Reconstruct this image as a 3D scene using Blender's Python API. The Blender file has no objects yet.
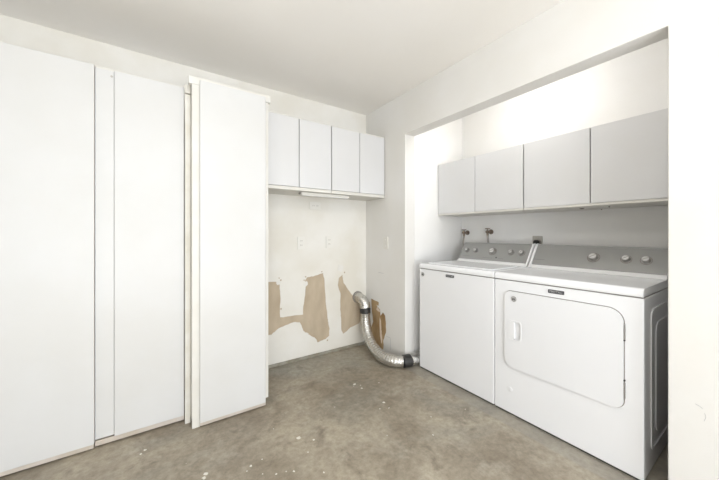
import bpy, bmesh, math, random
from mathutils import Vector, Matrix
from mathutils.geometry import tessellate_polygon
random.seed(7)
C = bpy.context.scene.collection
PI = math.pi

# ------------------------------------------------------------------ materials
def principled(name, col, rough=0.5, metal=0.0, spec=0.5, coat=0.0):
    m = bpy.data.materials.new(name); m.use_nodes = True
    b = m.node_tree.nodes['Principled BSDF']
    b.inputs['Base Color'].default_value = (*col, 1)
    b.inputs['Roughness'].default_value = rough
    b.inputs['Metallic'].default_value = metal
    b.inputs['Specular IOR Level'].default_value = spec
    b.inputs['Coat Weight'].default_value = coat
    return m

def N(nt, t, **kw):
    n = nt.nodes.new(t)
    for k, v in kw.items(): setattr(n, k, v)
    return n

def painted(name, col, var=0.03, scale=2.0, rough=0.6, bump=0.02, bscale=160, warm=(1.0, .97, .9)):
    """painted surface: faint mottling and fine bump"""
    m = principled(name, col, rough)
    nt = m.node_tree; b = nt.nodes['Principled BSDF']; L = nt.links
    tc = N(nt, 'ShaderNodeTexCoord')
    no = N(nt, 'ShaderNodeTexNoise'); no.inputs['Scale'].default_value = scale; no.inputs['Detail'].default_value = 5
    L.new(tc.outputs['Object'], no.inputs['Vector'])
    r = N(nt, 'ShaderNodeValToRGB')
    r.color_ramp.elements[0].position = .35; r.color_ramp.elements[1].position = .65
    lo = tuple(max(0, c * (1 - var * 1.6) * w ** (var * 14)) for c, w in zip(col, warm))
    r.color_ramp.elements[0].color = (*lo, 1)
    r.color_ramp.elements[1].color = (*tuple(min(1, c * (1 + var * .4)) for c in col), 1)
    L.new(no.outputs['Fac'], r.inputs['Fac']); L.new(r.outputs['Color'], b.inputs['Base Color'])
    n2 = N(nt, 'ShaderNodeTexNoise'); n2.inputs['Scale'].default_value = bscale; n2.inputs['Detail'].default_value = 3
    L.new(tc.outputs['Object'], n2.inputs['Vector'])
    bp = N(nt, 'ShaderNodeBump'); bp.inputs['Strength'].default_value = bump * 10; bp.inputs['Distance'].default_value = .002
    L.new(n2.outputs['Fac'], bp.inputs['Height']); L.new(bp.outputs['Normal'], b.inputs['Normal'])
    return m

M = {}
M['wall'] = painted('wall_paint', (.74, .73, .71), .03, 1.6, .75, .02)
M['wall_rough'] = painted('patched_wall_paint', (.73, .715, .675), .05, 2.6, .75, .03)
M['alcove'] = painted('alcove_lit_paint', (.81, .805, .795), .02, 2, .7, .02)  # brighter alcove light mostly painted in: whiter than the room's wall paint
M['ceiling'] = painted('ceiling_paint', (.88, .86, .83), .02, .9, .9, .03)
M['cab'] = painted('cabinet_laminate', (.60, .60, .595), .02, 2.2, .42, .004)
M['cabcool'] = painted('cabinet_laminate_cool', (.645, .645, .65), .015, 2.2, .38, .004)
M['cabedge'] = painted('cabinet_edge_paint', (.665, .65, .61), .02, 9, .55, .01)
M['toe'] = painted('toe_board_paint', (.56, .51, .46), .08, 6, .7, .02)
M['filler'] = painted('aged_filler_paint', (.68, .66, .61), .05, 10, .7, .03)
M['enamel'] = principled('white_enamel', (.82, .825, .84), .2, 0, .5, .25)
M['enamel_door'] = principled('white_enamel_door', (.79, .795, .81), .27, 0, .5, .2)
M['plastic'] = principled('white_plastic', (.87, .87, .87), .4)
M['almond'] = principled('ivory_plastic', (.73, .715, .67), .5)
M['dark'] = principled('dark_gap', (.03, .027, .024), .8)
M['black'] = principled('black_rubber', (.025, .024, .023), .45)
M['slot'] = principled('slot_grey', (.23, .21, .19), .6)
M['greypl'] = principled('grey_plate', (.42, .40, .36), .5)
M['badge'] = principled('badge_grey', (.09, .09, .10), .35, .3)
M['silver'] = principled('badge_lettering', (.62, .62, .62), .3, .6)
M['print'] = principled('printed_marks', (.22, .22, .22), .6)
M['chrome'] = principled('chrome_knob', (.40, .39, .38), .3, .85)
M['knobface'] = principled('brushed_knob_face', (.72, .72, .71), .3, .7)
M['brass'] = principled('aged_brass', (.22, .175, .14), .5, .7)
M['steelhose'] = principled('grey_hose', (.30, .28, .26), .5, .3)

def console_mat():
    m = principled('brushed_grey_console', (.36, .36, .35), .38, .35)
    nt = m.node_tree; b = nt.nodes['Principled BSDF']; L = nt.links
    tc = N(nt, 'ShaderNodeTexCoord'); mp = N(nt, 'ShaderNodeMapping'); mp.inputs['Scale'].default_value = (300, 3, 300)
    no = N(nt, 'ShaderNodeTexNoise'); no.inputs['Scale'].default_value = 1.0
    L.new(tc.outputs['Object'], mp.inputs['Vector']); L.new(mp.outputs['Vector'], no.inputs['Vector'])
    r = N(nt, 'ShaderNodeMapRange'); r.inputs['To Min'].default_value = .3; r.inputs['To Max'].default_value = .46
    L.new(no.outputs['Fac'], r.inputs['Value']); L.new(r.outputs['Result'], b.inputs['Roughness'])
    return m
M['console'] = console_mat()

def duct_mat():
    m = principled('foil_duct', (.60, .59, .56), .27, .9)
    nt = m.node_tree; b = nt.nodes['Principled BSDF']; L = nt.links
    tc = N(nt, 'ShaderNodeTexCoord')
    no = N(nt, 'ShaderNodeTexVoronoi'); no.inputs['Scale'].default_value = 70
    L.new(tc.outputs['Object'], no.inputs['Vector'])
    bp = N(nt, 'ShaderNodeBump'); bp.inputs['Strength'].default_value = .6; bp.inputs['Distance'].default_value = .004
    L.new(no.outputs['Distance'], bp.inputs['Height']); L.new(bp.outputs['Normal'], b.inputs['Normal'])
    return m
M['duct'] = duct_mat()

def drywall_mat(name, a, b_):
    m = principled(name, a, .9)
    nt = m.node_tree; b = nt.nodes['Principled BSDF']; L = nt.links
    tc = N(nt, 'ShaderNodeTexCoord'); mp = N(nt, 'ShaderNodeMapping'); mp.inputs['Scale'].default_value = (9, 9, 4)
    no = N(nt, 'ShaderNodeTexNoise'); no.inputs['Scale'].default_value = 1.0; no.inputs['Detail'].default_value = 7
    L.new(tc.outputs['Object'], mp.inputs['Vector']); L.new(mp.outputs['Vector'], no.inputs['Vector'])
    r = N(nt, 'ShaderNodeValToRGB'); r.color_ramp.elements[0].position = .35; r.color_ramp.elements[1].position = .68
    r.color_ramp.elements[0].color = (*a, 1); r.color_ramp.elements[1].color = (*b_, 1)
    L.new(no.outputs['Fac'], r.inputs['Fac']); L.new(r.outputs['Color'], b.inputs['Base Color'])
    return m
M['drywall'] = drywall_mat('bare_drywall_paper', (.41, .335, .24), (.50, .415, .31))
M['torn'] = drywall_mat('torn_brown_paper', (.26, .16, .07), (.46, .33, .18))
M['spackle'] = drywall_mat('spackle', (.66, .645, .60), (.72, .70, .66))
M['torn_light'] = drywall_mat('torn_pale_paper', (.62, .50, .38), (.72, .62, .52))
M['chip'] = principled('paint_fleck', (.72, .70, .64), .6)
M['scuff'] = principled('scuff_grey', (.50, .50, .50), .8)

def concrete():
    m = principled('stained_concrete', (.3, .27, .22), .5)
    nt = m.node_tree; b = nt.nodes['Principled BSDF']; L = nt.links
    tc = N(nt, 'ShaderNodeTexCoord')
    def noise(s, d=6, ro=.6, dist=0.0):
        n = N(nt, 'ShaderNodeTexNoise'); n.inputs['Scale'].default_value = s; n.inputs['Detail'].default_value = d
        n.inputs['Roughness'].default_value = ro; n.inputs['Distortion'].default_value = dist
        L.new(tc.outputs['Object'], n.inputs['Vector']); return n
    def ramp(fac, p0, c0, p1, c1):
        r = N(nt, 'ShaderNodeValToRGB'); e = r.color_ramp.elements
        e[0].position = p0; e[0].color = (*c0, 1); e[1].position = p1; e[1].color = (*c1, 1)
        L.new(fac, r.inputs['Fac']); return r
    def mix(f, a, c, mode='MIX'):
        x = N(nt, 'ShaderNodeMix', data_type='RGBA', blend_type=mode)
        if isinstance(f, float): x.inputs[0].default_value = f
        else: L.new(f, x.inputs[0])
        L.new(a, x.inputs[6])
        if isinstance(c, tuple): x.inputs[7].default_value = (*c, 1)
        else: L.new(c, x.inputs[7])
        return x.outputs[2]
    base = ramp(noise(2.0, 8, .62, .4).outputs['Fac'], .38, (.255, .215, .162), .62, (.415, .365, .285))
    cool = ramp(noise(1.3, 5, .6, .8).outputs['Fac'], .50, (0, 0, 0), .72, (1, 1, 1))
    c = mix(cool.outputs['Color'], base.outputs['Color'], (.28, .27, .23))
    pale = ramp(noise(3.4, 8, .7, .3).outputs['Fac'], .52, (0, 0, 0), .72, (.7, .7, .7))
    c = mix(pale.outputs['Color'], c, (.48, .44, .365))
    dk = ramp(noise(5.5, 9, .7, .5).outputs['Fac'], .30, (.85, .85, .85), .46, (0, 0, 0))
    c = mix(dk.outputs['Color'], c, (.185, .158, .122))
    gr = ramp(noise(26, 8, .75).outputs['Fac'], .36, (.74, .73, .71), .62, (1.08, 1.08, 1.08))
    c = mix(1.0, c, gr.outputs['Color'], 'MULTIPLY')
    # greyer, smoother slab edge along and inside the laundry alcove
    sx = N(nt, 'ShaderNodeSeparateXYZ'); L.new(tc.outputs['Object'], sx.inputs[0])
    mr = N(nt, 'ShaderNodeMapRange'); mr.inputs['From Min'].default_value = 1.735; mr.inputs['From Max'].default_value = 1.75
    mr.inputs['To Max'].default_value = .42
    L.new(sx.outputs['X'], mr.inputs['Value'])
    c = mix(mr.outputs['Result'], c, (.31, .30, .27))
    # fine paint flecks
    vo = N(nt, 'ShaderNodeTexVoronoi'); vo.inputs['Scale'].default_value = 9; L.new(tc.outputs['Object'], vo.inputs['Vector'])
    sp = N(nt, 'ShaderNodeSeparateColor'); L.new(vo.outputs['Color'], sp.inputs[0])
    th = N(nt, 'ShaderNodeMath', operation='MULTIPLY'); th.inputs[1].default_value = .030
    pw = N(nt, 'ShaderNodeMath', operation='POWER'); pw.inputs[1].default_value = 3.0
    L.new(sp.outputs[0], pw.inputs[0]); L.new(pw.outputs[0], th.inputs[0])
    lt = N(nt, 'ShaderNodeMath', operation='LESS_THAN'); L.new(vo.outputs['Distance'], lt.inputs[0]); L.new(th.outputs[0], lt.inputs[1])
    c = mix(lt.outputs[0], c, (.68, .66, .60))
    L.new(c, b.inputs['Base Color'])
    rr = N(nt, 'ShaderNodeMapRange'); rr.inputs['To Min'].default_value = .33; rr.inputs['To Max'].default_value = .62
    L.new(noise(4, 6).outputs['Fac'], rr.inputs['Value']); L.new(rr.outputs['Result'], b.inputs['Roughness'])
    bp = N(nt, 'ShaderNodeBump'); bp.inputs['Strength'].default_value = .12; bp.inputs['Distance'].default_value = .004
    L.new(noise(14, 8, .65).outputs['Fac'], bp.inputs['Height']); L.new(bp.outputs['Normal'], b.inputs['Normal'])
    return m
M['concrete'] = concrete()
M['curb'] = painted('grey_concrete_edge', (.30, .29, .25), .18, 14, .8, .05, 60)

def emis(name, col, s):
    m = bpy.data.materials.new(name); m.use_nodes = True
    nt = m.node_tree; nt.nodes.clear()
    e = N(nt, 'ShaderNodeEmission'); e.inputs[0].default_value = (*col, 1); e.inputs[1].default_value = s
    o = N(nt, 'ShaderNodeOutputMaterial'); nt.links.new(e.outputs[0], o.inputs[0]); return m
M['glow'] = emis('lamp_glow', (1, .95, .86), 6)

# ------------------------------------------------------------------ mesh helpers
class MB:
    def __init__(s): s.bm = bmesh.new()
    def box(s, x0, y0, z0, x1, y1, z1):
        v = [s.bm.verts.new(p) for p in ((x0,y0,z0),(x1,y0,z0),(x1,y1,z0),(x0,y1,z0),(x0,y0,z1),(x1,y0,z1),(x1,y1,z1),(x0,y1,z1))]
        for f in ((0,3,2,1),(4,5,6,7),(0,1,5,4),(1,2,6,5),(2,3,7,6),(3,0,4,7)): s.bm.faces.new([v[i] for i in f])
        return s
    def prism(s, loops, mp, d0, d1):
        """loops: outer outline then holes, 2D; mp(u, v, d) -> 3D"""
        tri = tessellate_polygon([[Vector((u, v, 0)) for u, v in l] for l in loops])
        flat = [p for l in loops for p in l]
        A = [s.bm.verts.new(mp(u, v, d0)) for u, v in flat]; B = [s.bm.verts.new(mp(u, v, d1)) for u, v in flat]
        for t in tri:
            try:
                s.bm.faces.new([A[i] for i in t]); s.bm.faces.new([B[i] for i in reversed(t)])
            except ValueError: pass
        o = 0
        for l in loops:
            n = len(l)
            for i in range(n):
                j = (i + 1) % n
                s.bm.faces.new((A[o+i], A[o+j], B[o+j], B[o+i]))
            o += n
        return s
    def tube(s, path, rad, n=20, cap=True):
        P = [Vector(p) for p in path]; rings = []; up = None
        for i, p in enumerate(P):
            t = (P[min(i+1, len(P)-1)] - P[max(i-1, 0)]).normalized()
            if up is None:
                up = Vector((0,0,1)) if abs(t.z) < .9 else Vector((1,0,0))
            a = (up - t * up.dot(t)).normalized(); b = t.cross(a); up = a
            r = rad(i) if callable(rad) else rad
            rings.append([s.bm.verts.new(p + (a*math.cos(2*PI*k/n) + b*math.sin(2*PI*k/n)) * r) for k in range(n)])
        for q, w in zip(rings, rings[1:]):
            for k in range(n): s.bm.faces.new((q[k], q[(k+1)%n], w[(k+1)%n], w[k]))
        if cap: s.bm.faces.new(list(reversed(rings[0]))); s.bm.faces.new(rings[-1])
        return s
    def lathe(s, base, axis, prof, n=28):
        """prof: (distance along axis, radius)"""
        ax = Vector(axis).normalized(); P = [Vector(base) + ax*d for d, r in prof]
        up = Vector((0,0,1)) if abs(ax.z) < .9 else Vector((1,0,0))
        a = (up - ax*up.dot(ax)).normalized(); b = ax.cross(a); rings = []
        for p, (d, r) in zip(P, prof):
            rings.append([s.bm.verts.new(p + (a*math.cos(2*PI*k/n) + b*math.sin(2*PI*k/n)) * max(r, 1e-4)) for k in range(n)])
        for q, w in zip(rings, rings[1:]):
            for k in range(n): s.bm.faces.new((q[k], q[(k+1)%n], w[(k+1)%n], w[k]))
        s.bm.faces.new(list(reversed(rings[0]))); s.bm.faces.new(rings[-1])
        return s
    def build(s, name, mat, parent=None, bevel=0, smooth=False, seg=2):
        bmesh.ops.recalc_face_normals(s.bm, faces=s.bm.faces)
        if parent is not None:
            off = Vector(parent.get('_o', (0, 0, 0)))
            bmesh.ops.translate(s.bm, verts=s.bm.verts, vec=-off)
        me = bpy.data.meshes.new(name); s.bm.to_mesh(me); s.bm.free()
        me.materials.append(mat)
        if smooth:
            me.shade_smooth()
        o = bpy.data.objects.new(name, me); C.objects.link(o)
        if parent is not None:
            o.parent = parent
            if '_o' in parent: o['_o'] = tuple(parent['_o'])
        if bevel:
            b = o.modifiers.new('bevel', 'BEVEL'); b.width = bevel; b.segments = seg; b.limit_method = 'ANGLE'; b.angle_limit = math.radians(40)
            me.shade_smooth(); w = o.modifiers.new('wn', 'WEIGHTED_NORMAL'); w.keep_sharp = True
        elif smooth:
            try: me.set_sharp_from_angle(angle=math.radians(38))
            except Exception: pass
        return o
ROOTOFF = {}
def thing(name, label, cat, loc, group=None):
    o = bpy.data.objects.new(name, None); C.objects.link(o); o.location = loc
    o.empty_display_size = .05
    o['_o'] = tuple(float(v) for v in loc); o['label'] = label; o['category'] = cat
    if group: o['group'] = group
    return o
def struct(o): o['kind'] = 'structure'; return o
def rrect(u0, v0, u1, v1, r, n=8):
    """rounded rectangle; r = radius or (bl, br, tr, tl)"""
    if not isinstance(r, tuple): r = (r,)*4
    pts = []
    for (cu, cv, a0, q) in ((u0, v0, PI, r[0]), (u1, v0, 1.5*PI, r[1]), (u1, v1, 0, r[2]), (u0, v1, .5*PI, r[3])):
        x = cu + (q if cu == u0 else -q); y = cv + (q if cv == v0 else -q)
        for k in range(n+1):
            a = a0 + .5*PI*k/n; pts.append((x + q*math.cos(a), y + q*math.sin(a)))
    return pts
def spline(pts, n=10):
    P = [Vector(p) for p in pts]; P = [P[0]*2 - P[1]] + P + [P[-1]*2 - P[-2]]; out = []
    for i in range(1, len(P)-2):
        for k in range(n):
            t = k/n; a, b, c, d = P[i-1:i+3]
            out.append(.5*((2*b) + (c-a)*t + (2*a-5*b+4*c-d)*t*t + (3*b-a-3*c+d)*t**3))
    out.append(P[-2]); return out
YZ = lambda u, v, d: (d, u, v)      # wall running along Y
XZ = lambda u, v, d: (u, d, v)      # wall running along X
def rough_outline(pts, amp=.004, n=5):
    amp *= .75
    out = []
    for i, p in enumerate(pts):
        q = pts[(i+1) % len(pts)]
        for k in range(n):
            t = k/n; out.append((p[0]+(q[0]-p[0])*t + random.uniform(-amp, amp), p[1]+(q[1]-p[1])*t + random.uniform(-amp, amp)))
    return out

# ------------------------------------------------------------------ the room
YA, XB, HC = 2.543, 1.793, 2.43
XL, YF = -1.62, -2.25
XA = 2.60            # back wall of the laundry alcove
floor = struct(MB().box(XL-.1, YF-.1, -.1, XA+.1, YA+.1, 0).build('floor', M['concrete']))
struct(MB().box(XL-.1, YF-.1, HC, XA+.1, YA+.1, HC+.1).build('ceiling', M['ceiling']))
wall_back = struct(MB().box(XL-.1, YA, 0.0, XB+.115, YA+.1, HC).build('wall_back', M['wall_rough']))
struct(MB().box(.60, YA-.012, 0, XB, YA, .026).build('concrete_curb_back', M['curb'], bevel=.003))  # strip of exposed grey concrete at the wall foot
opening = [(YA, 0), (YA, HC), (YF, HC), (YF, 0), (.30, 0), (.30, 2.06), (1.937, 2.06), (1.937, 0)]
wall_right = struct(MB().prism([opening], YZ, XB, XB+.115).build('wall_right', M['wall'], bevel=.004))
struct(MB().box(XB+.115, 1.937, 0, XA+.1, YA, HC).build('wall_alcove_left', M['alcove']))
alc_back = struct(MB().box(XA, .30, 0, XA+.1, 1.937, HC).build('wall_alcove_back', M['alcove']))
struct(MB().box(XB+.115, .10, 0, XA+.1, .30, HC).build('wall_alcove_right', M['alcove']))
struct(MB().box(XL-.1, YF, 0, XL, YA, HC).build('wall_left', M['wall']))
# unseen wall behind the camera; wide door opening added for more even light
light_opening = (-1.5, .06, 1.5, 2.12)
struct(MB().prism([[(XL-.1, 0), (XB+.115, 0), (XB+.115, HC), (XL-.1, HC)], [(light_opening[0], light_opening[1]), (light_opening[2], light_opening[1]), (light_opening[2], light_opening[3]), (light_opening[0], light_opening[3])]], XZ, YF-.1, YF).build('wall_front', M['wall']))
w = MB()
w.box(light_opening[0], YF-.08, light_opening[1], light_opening[0]+.05, YF-.03, light_opening[3]); w.box(light_opening[2]-.05, YF-.08, light_opening[1], light_opening[2], YF-.03, light_opening[3])
w.box(light_opening[0]+.05, YF-.08, light_opening[1], light_opening[2]-.05, YF-.03, light_opening[1]+.05); w.box(light_opening[0]+.05, YF-.08, light_opening[3]-.05, light_opening[2]-.05, YF-.03, light_opening[3])
w.box(-.02, YF-.08, light_opening[1]+.05, .02, YF-.03, light_opening[3]-.05)
struct(w.build('added_door', M['plastic'], bevel=.004))

# bare drywall, spackle and scuffs on the walls
def patch(name, pts, mp, d0, d1, mat, parent, amp=.004, label=None):
    o = MB().prism([rough_outline(pts, amp)], mp, d0, d1).build(name, mat, parent)
    if label: o['label'] = label
    return o
p1 = [(0.62, 0.756), (0.855, 0.744), (0.86, 0.601), (0.858, 0.429), (0.883, 0.422), (1.073, 0.418), (1.086, 0.539), (1.101, 0.63), (1.098, 0.73), (1.117, 0.757), (1.187, 0.766), (1.28, 0.786), (1.3, 0.705), (1.314, 0.509), (1.334, 0.335), (1.341, 0.297), (1.352, 0.233), (1.348, 0.165), (1.307, 0.142), (1.227, 0.128), (1.2, 0.172), (1.149, 0.206), (1.123, 0.234), (1.08, 0.26), (1.061, 0.322), (1.040, 0.352), (0.988, 0.362), (0.918, 0.348), (0.849, 0.331), (0.782, 0.289), (0.62, 0.284)]
p2 = [(1.500, 0.751), (1.512, 0.674), (1.549, 0.625), (1.609, 0.542), (1.639, 0.519), (1.69, 0.472), (1.72, 0.36), (1.72, 0.250), (1.70, 0.225), (1.594, 0.203), (1.549, 0.172), (1.512, 0.154), (1.49, 0.196), (1.483, 0.323), (1.475, 0.425), (1.478, 0.563), (1.447, 0.655), (1.461, 0.728)]
patch('drywall_patch', p1, XZ, YA-.0012, YA+.004, M['drywall'], wall_back, .004, 'brown bare drywall paper where paint is torn off')
patch('drywall_patch', p2, XZ, YA-.0012, YA+.004, M['drywall'], wall_back, .003, 'brown bare drywall strip near the corner')
def ring(cu, cv, r, n=14, j=.25): return [(cu + r*math.cos(2*PI*k/n)*random.uniform(1-j, 1+j), cv + r*math.sin(2*PI*k/n)*random.uniform(1-j, 1+j)) for k in range(n)]
for (u, v, r) in ((1.105, .70, .010), (1.088, .735, .008), (1.10, .765, .009), (.865, .755, .008), (.85, .775, .006), (.868, .50, .007), (1.27, .80, .007), (.66, .245, .016), (1.525, .775, .008), (1.33, .125, .007)):
    patch('drywall_patch', ring(u, v, r, 9, .4), XZ, YA-.0012, YA+.004, M['drywall'], wall_back, .001)
for (u, v, r) in ((1.475, .823, .035), (1.10, .70, .022), (1.085, .755, .018), (.845, .735, .02)):
    patch('spackle_spot', ring(u, v, r), XZ, YA-.0018, YA+.004, M['spackle'], wall_back, .002)
p3 = [(2.449, 0.491), (2.322, 0.483), (2.326, 0.445), (2.367, 0.449), (2.301, 0.406), (2.291, 0.352), (2.251, 0.393), (2.222, 0.369), (2.207, 0.293), (2.207, 0.208), (2.222, 0.18), (2.251, 0.116), (2.242, 0.076), (2.251, 0.025), (2.322, 0.021), (2.406, 0.049), (2.449, 0.192), (2.416, 0.265), (2.438, 0.376)]
patch('torn_patch', p3, YZ, XB-.0012, XB+.004, M['torn'], wall_right, .003, 'dark brown torn drywall paper behind the duct')
patch('torn_flap', [(2.302, .33), (2.285, .30), (2.278, .22), (2.262, .12), (2.275, .08), (2.298, .15), (2.305, .25)], YZ, XB-.003, XB, M['torn_light'], wall_right, .002)
patch('torn_flap', [(2.36, .40), (2.345, .43), (2.325, .415), (2.30, .40), (2.305, .385), (2.335, .39)], YZ, XB-.003, XB, M['torn_light'], wall_right, .002)
for z0, y0, y1 in ((.777, 2.245, 2.325), (.173, 2.14, 2.20)):
    MB().box(XB-.0012, y0, z0, XB, y1, z0+.004).build('scuff_mark', M['scuff'], wall_right)
MB().box(XB-.0012, 2.137, .06, XB, 2.141, .173).build('scuff_mark', M['scuff'], wall_right)
MB().tube(spline([(XB, .222, .478), (XB, .212, .474), (XB, .203, .468)], 6), .0012, 6).build('scuff_mark', M['scuff'], wall_right)
MB().tube(spline([(XB, .1975, .452), (XB, .1945, .438), (XB, .199, .420)], 6), .0009, 6).build('scuff_mark', M['scuff'], wall_right)

# paint flecks that dried on the slab
specks = [(0.957, 1.724,.006), (0.546, 1.736,.006), (0.639, 1.58,.022), (0.706, 1.516,.01), (0.641, 1.448,.007), (0.364, 1.523,.010), (0.423, 1.535,.006), (0.532, 1.371,.009), (0.455, 1.403,.007), (0.651, 1.282,.008), (0.161, 1.574,.014), (1.4, 1.812,.009), (1.231, 1.9,.016), (1.245, 1.82,.014), (1.266, 1.582,.015), (1.255, 1.512,.008), (1.197, 1.539,.008), (1.417, 1.29,.006), (1.299, 1.167,.008), (1.074, 1.312,.005), (1.667, 1.218,.006), (-0.084, 1.954,.012), (0.171, 1.594,.016), (-.10, 1.93, .009), (.34,1.50,.005), (.40, 1.44, .005), (.50, 1.39, .005), (1.26, 1.86, .007), (1.21, 1.88, .006)]
sm = MB()
for x, y, r in specks:
    l = ring(x, y, r*.62, 9, .4)
    sm.prism([l], lambda u, v, d: (u, v, d), 0, .0006)
o = sm.build('paint_flecks', M['chip'], floor); o['kind'] = 'stuff'

# ------------------------------------------------------------------ storage cabinets along the back wall
def panel(root, name, x0, x1, y, z0, z1, mat, t=.018, bev=.0025, label=None):
    """a board facing the camera (normal -Y) whose front face is at y"""
    o = MB().box(x0, y, z0, x1, y+t, z1).build(name, mat, root, bevel=bev)
    if label: o['label'] = label
    return o
def carcass(root, x0, x1, yf, yb, z0, z1, mat, t=.018):
    m = MB()
    m.box(x0, yf, z0, x0+t, yb, z1); m.box(x1-t, yf, z0, x1, yb, z1)
    m.box(x0+t, yf, z1-t, x1-t, yb, z1); m.box(x0+t, yf, z0, x1-t, yb, z0+t)
    m.box(x0+t, yb-.008, z0+t, x1-t, yb, z1-t)
    m.box(x0+t, yf+.03, (z0+z1)/2, x1-t, yb-.01, (z0+z1)/2+t)
    return m.build('carcass', mat, root, bevel=.0012)

t = thing('storage_cabinet', 'tall white cabinet with flat slab doors at far left edge of the photo', 'cabinet', (-.93, 2.33, 0))
carcass(t, -1.55, -.314, 2.135, YA-.003, .05, 2.088, M['cab'])
MB().box(-1.55, 2.112, .007, -.314, 2.15, .030).build('toe_board', M['toe'], t, bevel=.002)
panel(t, 'door', -.93, -.311, 2.103, .032, 2.083, M['cab'], .030)
panel(t, 'door', -1.55, -.936, 2.103, .032, 2.083, M['cab'], .030)

t = thing('storage_cabinet', 'tall white cabinet with a recessed filler strip left of its single narrow door', 'cabinet', (-.10, 2.33, 0))
carcass(t, -.3105, .107, 2.146, YA-.003, .05, 2.088, M['cab'])
MB().box(-.3105, 2.137, 2.079, .107, 2.160, 2.093).build('top_rail', M['cabedge'], t, bevel=.002)
MB().box(-.3105, 2.122, .008, .107, 2.16, .036).build('toe_board', M['toe'], t, bevel=.002)
panel(t, 'filler_panel', -.3100, -.230, 2.119, .045, 2.076, M['cab'], .024)
panel(t, 'door', -.2285, .1065, 2.112, .038, 2.078, M['cab'])
MB().lathe((-.240, 2.119, 2.045), (0, -1, 0), [(0, .006), (.0015, .006), (.002, .003)], 14).build('screw', M['greypl'], t)

t = thing('storage_cabinet', 'tall white cabinet standing forward of the others, with cornice board and one door', 'cabinet', (.37, 2.28, 0))
carcass(t, .140, .598, 2.014, YA-.003, .045, 2.110, M['cabedge'])
MB().box(.183, 1.994, .007, .575, 2.046, .028).build('toe_board', M['toe'], t, bevel=.002)
MB().box(.122, 2.003, 2.066, .610, 2.040, 2.114).build('cornice', M['cabedge'], t, bevel=.005)
MB().box(.1405, 2.004, .0, .182, 2.0139, 2.066).build('stile', M['cabedge'], t, bevel=.002)
panel(t, 'door', .181, .572, 1.984, .030, 2.092, M['cab'])
o = MB().box(.1085, 2.080, .0, .1385, 2.10, 2.026).build('filler_board', M['filler'], t, bevel=.002); o['label'] = 'dirty cream filler board in the gap'
MB().box(.1085, 2.076, 2.033, .1385, 2.10, 2.085).build('filler_block', M['filler'], t, bevel=.003)

# wall cabinets: along the back wall (front toward -Y)
def wall_cab_back(label, x0, x1):
    t = thing('wall_cabinet', label, 'cabinet', ((x0+x1)/2, 2.39, 1.516), 'wall cabinets on the back wall')
    carcass(t, x0, x1, 2.2425, YA-.002, 1.516, 2.107, M['cabedge'])
    mid = (x0+x1)/2
    MB().box(x0+.001, 2.224, 1.517, x1-.001, 2.242, 1.5425).build('bottom_rail', M['cabedge'], t, bevel=.0015)
    MB().box(x0+.001, 2.226, 2.0975, x1-.001, 2.242, 2.107).build('top_rail', M['cabedge'], t, bevel=.0015)
    panel(t, 'door', x0+.004, mid-.003, 2.222, 1.545, 2.096, M['cabcool'])
    panel(t, 'door', mid+.003, x1-.004, 2.222, 1.545, 2.096, M['cabcool'])
    return t
wall_cab_back('white two-door wall cabinet on back wall, nearest the tall cabinet', .612, 1.2035)
wall_cab_back('white two-door wall cabinet in the corner of the back wall, left of the alcove', 1.2045, 1.789)

def wall_cab_alcove(label, y0, y1, n):
    t = thing('wall_cabinet', label, 'cabinet', (2.42, (y0+y1)/2, 1.344), 'wall cabinets above the appliances')
    m = MB(); th = .018; x0, x1, z0, z1 = 2.2405, XA-.002, 1.344, 1.838
    m.box(x0, y0, z0, x1, y0+th, z1); m.box(x0, y1-th, z0, x1, y1, z1)
    m.box(x0, y0+th, z0, x1, y1-th, z0+th); m.box(x0, y0+th, z1-th, x1, y1-th, z1)
    m.box(x1-.008, y0+th, z0+th, x1, y1-th, z1-th); m.box(x0+.03, y0+th, 1.58, x1-.01, y1-th, 1.598)
    m.build('carcass', M['cabedge'], t, bevel=.0012)
    w_ = (y1-y0)/n
    MB().box(2.222, y0+.001, 1.344, 2.240, y1-.001, 1.3585).build('bottom_rail', M['cabedge'], t, bevel=.0015)
    for k in range(n):
        MB().box(2.22, y0+k*w_+.003, 1.360, 2.2385, y0+(k+1)*w_-.003, 1.836).build('door', M['cabcool'], t, bevel=.002)
    return t
c1 = wall_cab_alcove('white two-door wall cabinet above the washer', 1.121, 1.932, 2)
c2 = wall_cab_alcove('white two-door wall cabinet above the dryer', .304, 1.117, 2)
MB().lathe((2.383, .809, 1.344), (0,0,-1), [(0, .013), (.003, .013), (.006, .009), (.006, .004), (.003, .003)], 18).build('hook_plate', M['slot'], c2)
for x, y in ((2.59, .762), (2.36, .655)): MB().lathe((x, y, 1.344), (0,0,-1), [(0, .004), (.006, .004), (.007, .001)], 10).build('screw', M['slot'], c2)
# ------------------------------------------------------------------ slim light under the back wall cabinets
t = thing('under_cabinet_light', 'slim white strip light fixed under the back wall cabinets', 'light fixture', (1.177, 2.28, 1.516))
MB().box(.945, 2.262, 1.492, 1.41, 2.300, 1.515).build('housing', M['cabedge'], t, bevel=.004)
MB().box(.932, 2.266, 1.495, .9445, 2.296, 1.511).build('end_cap', M['slot'], t, bevel=.002)
MB().box(.955, 2.268, 1.488, 1.40, 2.294, 1.4918).build('diffuser', M['plastic'], t, bevel=.001)

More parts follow.
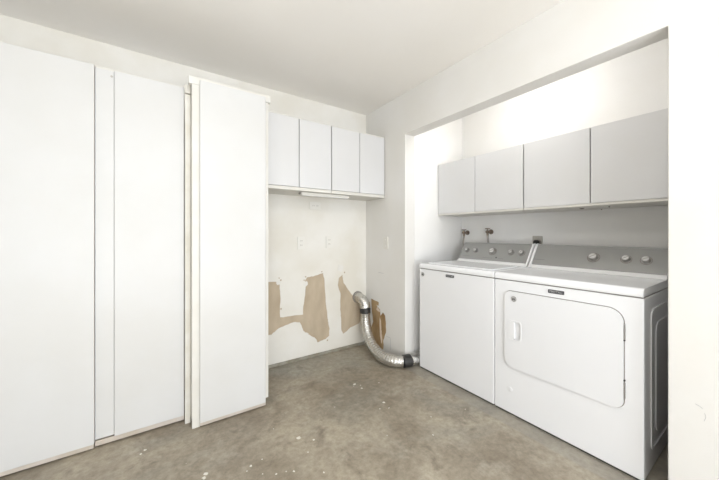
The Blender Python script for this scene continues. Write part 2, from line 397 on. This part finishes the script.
# ------------------------------------------------------------------ outlets and plates
def outlet_back(x, z, label, w=.07, h=.115, mat='almond', wide=False):
    t = thing('wall_outlet', label, 'outlet', (x, YA, z))
    W, Hh = (h, w) if wide else (w, h)
    MB().prism([rrect(x-W/2, z-Hh/2, x+W/2, z+Hh/2, .006, 4)], XZ, YA-.007, YA-.0005).build('cover_plate', M[mat], t, bevel=.002)
    for s in (-1, 1):
        cx, cz = (x + s*.02, z) if wide else (x, z + s*.02)
        f = MB().prism([rrect(cx-.014, cz-.013, cx+.014, cz+.013, .007, 5)], XZ, YA-.0095, YA-.007).build('receptacle', M[mat], t)
        g = MB()
        for q in (-.006, .006): g.box(cx+q-.0015, YA-.0100, cz-.005, cx+q+.0015, YA-.0094, cz+.006)
        g.build('slots', M['slot'], f); f.name = 'receptacle'
    return t
outlet_back(1.056, 1.082, 'ivory outlet plate on back wall, the left one of the pair')
outlet_back(1.348, 1.087, 'ivory outlet plate on back wall, the one nearer the corner')
outlet_back(1.198, 1.434, 'sideways outlet tucked high under the back wall cabinets', wide=True)
t = thing('blank_plate', 'narrow white blank cover plate on the wall right of the corner', 'wall plate', (XB, 2.207, 1.078))
MB().prism([rrect(2.172, 1.02, 2.242, 1.135, .006, 4)], YZ, XB-.006, XB-.0005).build('cover_plate', M['almond'], t, bevel=.002)
for z in (1.048, 1.108): MB().lathe((XB-.006, 2.207, z), (-1,0,0), [(0, .004), (.001, .004), (.0015, .002)], 12).build('screw', M['plastic'], t)

t = thing('wall_outlet', 'grey outlet plate with a black plug behind where washer and dryer meet', 'outlet', (XA, 1.195, 1.095))
MB().prism([rrect(1.155, 1.04, 1.232, 1.15, .006, 4)], YZ, XA-.007, XA-.0005).build('cover_plate', M['greypl'], t, bevel=.002)
MB().prism([rrect(1.166, 1.058, 1.222, 1.118, .012, 5)], YZ, XA-.011, XA-.0072).build('receptacle', M['slot'], t)
pl = thing('power_plug', 'black plug and cord in the grey outlet behind the appliances', 'plug', (XA-.03, 1.195, 1.09))
MB().lathe((XA-.0115, 1.195, 1.095), (-1, 0, 0), [(0, .021), (.012, .022), (.03, .018), (.038, .008)], 18).build('plug_body', M['black'], pl, smooth=True)
MB().tube(spline([(XA-.0455, 1.195, 1.095), (XA-.058, 1.19, 1.08), (XA-.056, 1.18, .95), (XA-.054, 1.17, .7), (XA-.05, 1.16, .4)], 6), .006, 10).build('cord', M['black'], pl, smooth=True)

# ------------------------------------------------------------------ washer supply valves
XF, XR = 1.858, 2.50
def valve(y, z, label, flip):
    t = thing('water_valve', label, 'valve', (XA, y, z), 'water supply valves behind the washer')
    MB().lathe((XA, y, z), (-1,0,0), [(0, .024), (.003, .024), (.005, .012), (.05, .011), (.052, .015), (.07, .015), (.072, .008)], 20).build('valve_body', M['brass'], t, smooth=True)
    MB().tube([(XA-.058, y, z-.014), (XA-.058, y, z-.035)], .010, 14).build('hose_nut', M['brass'], t)
    h = MB(); hz = z+.008
    h.tube([(XA-.058, y, z+.014), (XA-.058, y, z+.026)], .005, 8)
    for k in range(6):
        a = 2*PI*k/6; h.tube([(XA-.058, y, z+.03), (XA-.058+.018*math.cos(a), y+.018*math.sin(a), z+.03)], .0045, 8)
    ringp = [(XA-.058+.02*math.cos(2*PI*k/18), y+.02*math.sin(2*PI*k/18), z+.03) for k in range(19)]
    h.tube(ringp, .004, 8, cap=False)
    h.build('handle', M['brass'], t, smooth=True)
    MB().tube(spline([(XA-.058, y, z-.0355), (XA-.060, y+flip*.006, z-.08), (XA-.055, y+flip*.01, z-.18), (XA-.06, y+flip*.02, z-.34), (XA-.075, y, z-.40), (XR+.001, y, z-.41)], 8), .009, 12).build('hose', M['steelhose'], t, smooth=True)
valve(1.872, 1.178, 'aged brass water valve behind the washer, nearest the alcove side wall', 1)
valve(1.612, 1.186, 'aged brass water valve behind the middle of the washer console', -1)

# ------------------------------------------------------------------ washer and dryer
def text_mesh(name, txt, size, mat, parent, center, ext=.0006):
    cu = bpy.data.curves.new(name, 'FONT'); cu.body = txt; cu.size = size; cu.align_x = 'CENTER'; cu.align_y = 'CENTER'; cu.extrude = ext
    tmp = bpy.data.objects.new('tmp', cu); C.objects.link(tmp)
    dg = bpy.context.evaluated_depsgraph_get(); me = bpy.data.meshes.new_from_object(tmp.evaluated_get(dg)); me.name = name
    bpy.data.objects.remove(tmp); bpy.data.curves.remove(cu)
    # text plane faces -X: text x -> -Y, text y -> Z
    off = Vector(parent['_o'])
    me.transform(Matrix.Translation(Vector(center) - off) @ Matrix(((0,0,-1,0),(-1,0,0,0),(0,1,0,0),(0,0,0,1))))
    me.materials.clear(); me.materials.append(mat)
    o = bpy.data.objects.new(name, me); C.objects.link(o); o.parent = parent
    return o

slope = math.atan2(1.075-.932, 2.418-2.322)          # console face
nrm = Vector((-math.sin(slope), 0, math.cos(slope)))
def on_console(y, s, lift=0.0):
    """s = 0 at the bottom of the console face, 1 at its top"""
    return Vector((2.322 + .096*s, y, .932 + .143*s)) + nrm*lift
def appliance(kind, label, y0, y1, cy0, cy1, caps):
    t = thing(kind, label, kind.replace('clothes_', ''), ((XF+XR)/2, (y0+y1)/2, 0))
    b = MB().box(XF, y0, .010, XR, y1, .864).build('body', M['enamel'], t, bevel=.006, seg=3)
    MB().box(XF+.006, y0+.006, .8642, XR-.004, y1-.006, .8700).build('seam', M['slot'], t)
    # top deck with rounded front lip
    prof = [(XF-.004, .8702), (XF-.007, .882), (XF-.004, .898), (XF+.006, .908), (XF+.02, .912), (XR, .914), (XR, .8702)]
    MB().prism([prof], lambda u, v, d: (u, d, v), y0+.001, y1-.001).build('top_deck', M['enamel'], t, bevel=.003, seg=3)
    # console
    prof = [(2.298, .9141), (2.306, .926), (2.322, .932), (2.418, 1.075), (2.44, 1.080), (2.495, 1.070), (2.498, .9141)]
    MB().prism([prof], lambda u, v, d: (u, d, v), cy0, cy1).build('console', M['plastic'], t, bevel=.002)
    m = MB(); lo, hi = [cy0, cy1][0] + (.013 if caps[0] else .001), cy1 - (.013 if caps[1] else .001)
    vs = [on_console(lo, .03, .0003), on_console(hi, .03, .0003), on_console(hi, 1.0, .0003), on_console(lo, 1.0, .0003)]
    top = [v + nrm*.003 for v in vs]
    A = [m.bm.verts.new(v) for v in vs]; B = [m.bm.verts.new(v) for v in top]
    m.bm.faces.new(A); m.bm.faces.new(B)
    for i in range(4): m.bm.faces.new((A[i], A[(i+1)%4], B[(i+1)%4], B[i]))
    m.box(2.4215, lo, 1.0762, 2.492, hi, 1.084)
    m.build('console_panel', M['console'], t, bevel=.001)
    for (a, c), on in (((cy0-.001, cy0+.013), caps[0]), ((cy1-.013, cy1+.001), caps[1])):
        if not on: continue
        pr = [(2.290, .9141), (2.303, .930), (2.410, 1.086), (2.434, 1.091), (2.498, 1.080), (2.500, .9141)]
        MB().prism([pr], lambda u, v, d: (u, d, v), a, c).build('end_cap', M['plastic'], t, bevel=.003)
    for x in (XF+.05, XR-.05):
        for y in (y0+.05, y1-.05):
            MB().lathe((x, y, 0), (0,0,1), [(0, .022), (.006, .022), (.008, .012), (.0098, .012)], 16).build('foot', M['black'], t)
    MB().box(XF+.006, y0+.006, .003, XR-.02, y1-.006, .0098).build('base_pan', M['dark'], t)
    return t
def knob(t, y, s, r, big=False):
    p = on_console(y, s, .0033)
    k = MB()
    k.lathe(p, nrm, [(0, r*1.18), (.003, r*1.18), (.0035, r), (.020, r*.93), (.023, r*.86), (.0235, r*.6)], 32)
    k = k.build('knob', M['chrome'], t, smooth=True)
    MB().lathe(p + nrm*.0237, nrm, [(0, r*.74), (.0015, r*.70)], 28).build('knob_face', M['knobface'], k)
    # grip bar across the knob
    g = MB(); a = random.uniform(.3, 1.2); u = Vector((0, math.cos(a), 0)) + (nrm.cross(Vector((0,1,0)))*math.sin(a))
    c = p + nrm*.0255
    g.tube([c - u*r*.66, c + u*r*.66], .0028, 8); g.build('grip', M['chrome'], k)
    d = MB(); d.lathe(p + nrm*.0002, nrm, [(0, r*1.36), (.0006, r*1.36)], 28); d.build('dial_shadow_ring', M['slot'], k)  # dark disc: dial rim plus the shadow around the knob, painted in
    return k
def badge(t, y, z, w, h, x=XF):
    b = MB().prism([rrect(y-w/2, z-h/2, y+w/2, z+h/2, .003, 4)], YZ, x-.003, x-.0002).build('badge', M['badge'], t, bevel=.0008)
    text_mesh('badge_lettering', 'MAYTAG', h*.78, M['silver'], b, (x-.0034, y, z))
    return b
def emblem(t, y, z, x=XF, r=.017):
    e = MB().lathe((x-.0002, y, z), (-1,0,0), [(0, r), (.002, r), (.0025, r*.8)], 24).build('emblem', M['chrome'], t)
    g = MB()
    g.lathe((x-.0027, y, z), (-1,0,0), [(0, r*.78), (.0006, r*.78)], 24)
    g.build('emblem_face', M['silver'], e)
    s = MB()   # small peaked mark
    q = r*.5
    s.prism([[(y-q, z-q*.9), (y-q, z+q*.2), (y-q*.5, z+q*.8), (y, z+q*.1), (y+q*.5, z+q*.8), (y+q, z+q*.2), (y+q, z-q*.9), (y+q*.5, z-q*.9), (y+q*.5, z-q*.1), (y, z-q*.7), (y-q*.5, z-q*.1), (y-q*.5, z-q*.9)]], YZ, x-.0040, x-.0034)
    s.build('emblem_mark', M['badge'], e)
    return e
def marks(t, items):
    for y0, y1, s in items:
        m = MB()
        vs = [on_console(y0, s, .0035), on_console(y1, s, .0035), on_console(y1, s+.018, .0035), on_console(y0, s+.018, .0035)]
        m.bm.faces.new([m.bm.verts.new(v) for v in vs])
        m.build('printed_mark', M['print'], t)

washer = appliance('clothes_washer', 'white top-loading washer with grey five-knob console, left of the dryer', 1.131, 1.824, 1.135, 1.772, (1, 0))
MB().prism([rrect(1.90, 1.18, 2.275, 1.775, .03, 6)], lambda u, v, d: (u, v, d), .9122, .920).build('lid', M['enamel'], washer, bevel=.004, seg=3)
for y, r in ((1.711, .017), (1.621, .017), (1.455, .026), (1.293, .019), (1.207, .019)): knob(washer, y, .55, r)
badge(washer, 1.497, .836, .078, .020); emblem(washer, 1.785, .818)
marks(washer, [(1.66, 1.735, .20), (1.44, 1.53, .17), (1.34, 1.385, .17)])
MB().lathe(on_console(1.405, .22, .0034), nrm, [(0, .007), (.0008, .007)], 20).build('emblem', M['badge'], washer)

dryer = appliance('clothes_dryer', 'white front-loading dryer with wide swing door, beside the opening edge', .388, 1.127, .389, 1.122, (0, 1))
for y, r in ((.740, .026), (.575, .021), (.485, .021)): knob(dryer, y, .53, r)
badge(dryer, .7545, .836, .082, .021)
marks(dryer, [(1.03, 1.10, .28)])
# dryer door (rounded, with a pocket handle cut through its skin)
dy0, dy1, dz0, dz1 = .459, 1.052, .311, .800
outer = rrect(dy0, dz0, dy1, dz1, (.045, .06, .038, .065), 10)
pocket = rrect(.944, .492, 1.022, .615, (.018, .006, .006, .018), 6)
door = MB().prism([outer, pocket], YZ, XF-.012, XF-.0012).build('door', M['enamel_door'], dryer, bevel=.003, seg=3)
gap = MB().prism([rrect(dy0-.0035, dz0-.0035, dy1+.0035, dz1+.0035, (.048, .063, .041, .068), 10), rrect(dy0+.004, dz0+.004, dy1-.004, dz1-.004, (.041, .056, .034, .061), 10)], YZ, XF-.0010, XF+.003).build('door_gap', M['slot'], dryer)
hd = MB().prism([rrect(.942, .490, 1.024, .617, (.02, .008, .008, .02), 6), rrect(.950, .500, 1.014, .607, (.014, .004, .004, .014), 6)], YZ, XF-.0135, XF-.0122).build('handle_rim', M['enamel'], door, bevel=.0006)
MB().box(XF-.014, .985, .500, XF-.004, 1.016, .607).build('handle_grip', M['enamel'], door, bevel=.004, seg=3)
MB().prism([rrect(.9445, .4925, 1.0215, .6145, (.016, .005, .005, .016), 6)], YZ, XF-.0040, XF-.0011).build('handle_pocket', M['enamel'], door)
emblem(door, .990, .754, XF-.012)
for z0 in (.655, .37): MB().box(XF-.010, dy0-.0065, z0, XF-.0004, dy0-.0005, z0+.075).build('hinge', M['chrome'], dryer, bevel=.001)
for z0 in (.65, .455): MB().box(XF-.011, dy0-.006, z0, XF-.0004, dy0-.0005, z0+.006).build('hinge_pin', M['dark'], dryer)
MB().lathe((XF-.0002, 1.022, .164), (-1,0,0), [(0, .016), (.002, .0155), (.003, .012)], 20).build('plug_button', M['enamel'], dryer, smooth=True)
# pressed ribs on the dryer side
sd = MB().prism([rrect(1.97, .10, 2.44, .80, .05, 8), rrect(1.985, .115, 2.425, .785, .04, 8)], XZ, .3835, .3878).build('pressed_rim', M['enamel'], dryer, bevel=.002)
MB().prism([rrect(2.06, .16, 2.36, .72, .05, 8)], XZ, .3845, .3878).build('pressed_panel', M['enamel'], dryer, bevel=.0015)

# ------------------------------------------------------------------ dryer vent duct in the corner
t = thing('vent_duct', 'silver flexible vent duct bending from back wall corner down to the washer', 'duct', (1.70, 2.25, 0))
R0 = .050
el = spline([(1.682, YA-.001, .508), (1.683, 2.505, .503), (1.686, 2.455, .487), (1.692, 2.428, .458), (1.694, 2.420, .418)], 8)
MB().tube(el, lambda i: R0*1.05 + (.002 if i % 8 < 2 else 0), 28).build('elbow', M['duct'], t, smooth=True)
MB().tube([(1.682, YA-.001, .508), (1.682, YA-.014, .5075)], .060, 28).build('collar', M['slot'], t)
MB().tube([(1.694, 2.4195, .417), (1.694, 2.417, .368)], R0*1.09, 28).build('clamp_band', M['black'], t, smooth=True)
fp = spline([(1.694, 2.417, .3675), (1.691, 2.412, .32), (1.684, 2.388, .245), (1.668, 2.33, .165), (1.650, 2.235, .100), (1.638, 2.12, .064), (1.642, 2.02, .054), (1.675, 1.945, .054), (1.735, 1.902, .054)], 20)
MB().tube(fp, lambda i: R0 + .0016*math.sin(i*1.25), 28).build('flex_pipe', M['duct'], t, smooth=True)
MB().tube(spline([(1.7355, 1.9015, .054), (1.765, 1.890, .054), (1.800, 1.883, .054)], 5), R0*1.06, 28).build('tape_band', M['black'], t, smooth=True)
e2 = spline([(1.8005, 1.883, .053), (1.845, 1.8805, .053), (1.90, 1.8805, .053), (2.05, 1.8805, .053), (2.30, 1.8805, .053)], 10)
MB().tube(e2, lambda i: R0 + .0012*math.sin(i*1.6), 28).build('end_pipe', M['duct'], t, smooth=True)

# ------------------------------------------------------------------ lamps and added fill lights
def ceiling_lamp(label, x, y, r, mat):
    t = thing('ceiling_lamp', label, 'lamp', (x, y, HC-.03))
    MB().lathe((x, y, HC-.0005), (0,0,-1), [(0, r*.75), (.012, r*.75), (.018, r*.5), (.035, r*.45)], 36).build('base', M['plastic'], t, smooth=True)
    prof = [(r - r*math.cos(a), r*math.sin(a)) for a in [PI*k/14 for k in range(15)]]
    MB().lathe((x, y, HC-.0355), (0,0,-1), prof, 36).build('globe', mat, t, smooth=True)
ceiling_lamp('round white globe lamp on the main ceiling, above the camera', .12, .02, .10, emis('main_lamp_glow', (1, .982, .955), 60))
ceiling_lamp('round white globe lamp on the ceiling inside the laundry alcove', 2.05, 1.12, .08, emis('alcove_lamp_glow', (1, .995, .99), 31))
def fill_light(name, sx, sy, e, loc, tilt, col):
    l = bpy.data.lights.new(name, 'AREA'); l.shape = 'RECTANGLE'; l.size = sx; l.size_y = sy; l.energy = e; l.color = col
    lo = bpy.data.objects.new(name, l); lo.location = loc; lo.rotation_euler = (PI/2 + math.radians(tilt), 0, 0); C.objects.link(lo)
fill_light('daylight_fill', 2.9, 1.1, 50, (0, YF-.14, 1.5), 0, (.82, .91, 1))  # cool area light added outside the unseen door
fill_light('bounce_fill', 2.9, .7, 100, (0, YF-.16, .5), 40, (1, .99, .975))  # added area light, tilted up to brighten the ceiling

w = bpy.data.worlds.new('World'); bpy.context.scene.world = w; w.use_nodes = True
w.node_tree.nodes['Background'].inputs[0].default_value = (.75, .85, 1, 1)
w.node_tree.nodes['Background'].inputs[1].default_value = 1.0

# ------------------------------------------------------------------ camera
cam = bpy.data.cameras.new('camera'); co = bpy.data.objects.new('camera', cam); C.objects.link(co)
cam.sensor_fit = 'HORIZONTAL'; cam.sensor_width = 36; cam.lens = 36*291.5/719
co.location = (0, 0, 1.17); co.rotation_euler = (PI/2, 0, -math.radians(33.9))
cam.shift_y = -(240-233.5)/719; cam.clip_start = .02
bpy.context.scene.camera = co
# drop helper properties
for o in bpy.data.objects:
    if '_o' in o: del o['_o']
vs = bpy.context.scene.view_settings
bpy.context.scene.display_settings.display_device = 'sRGB'
vs.view_transform = 'Standard'; vs.look = 'None'; vs.gamma = 1; vs.use_curve_mapping = False; vs.exposure = -0.06
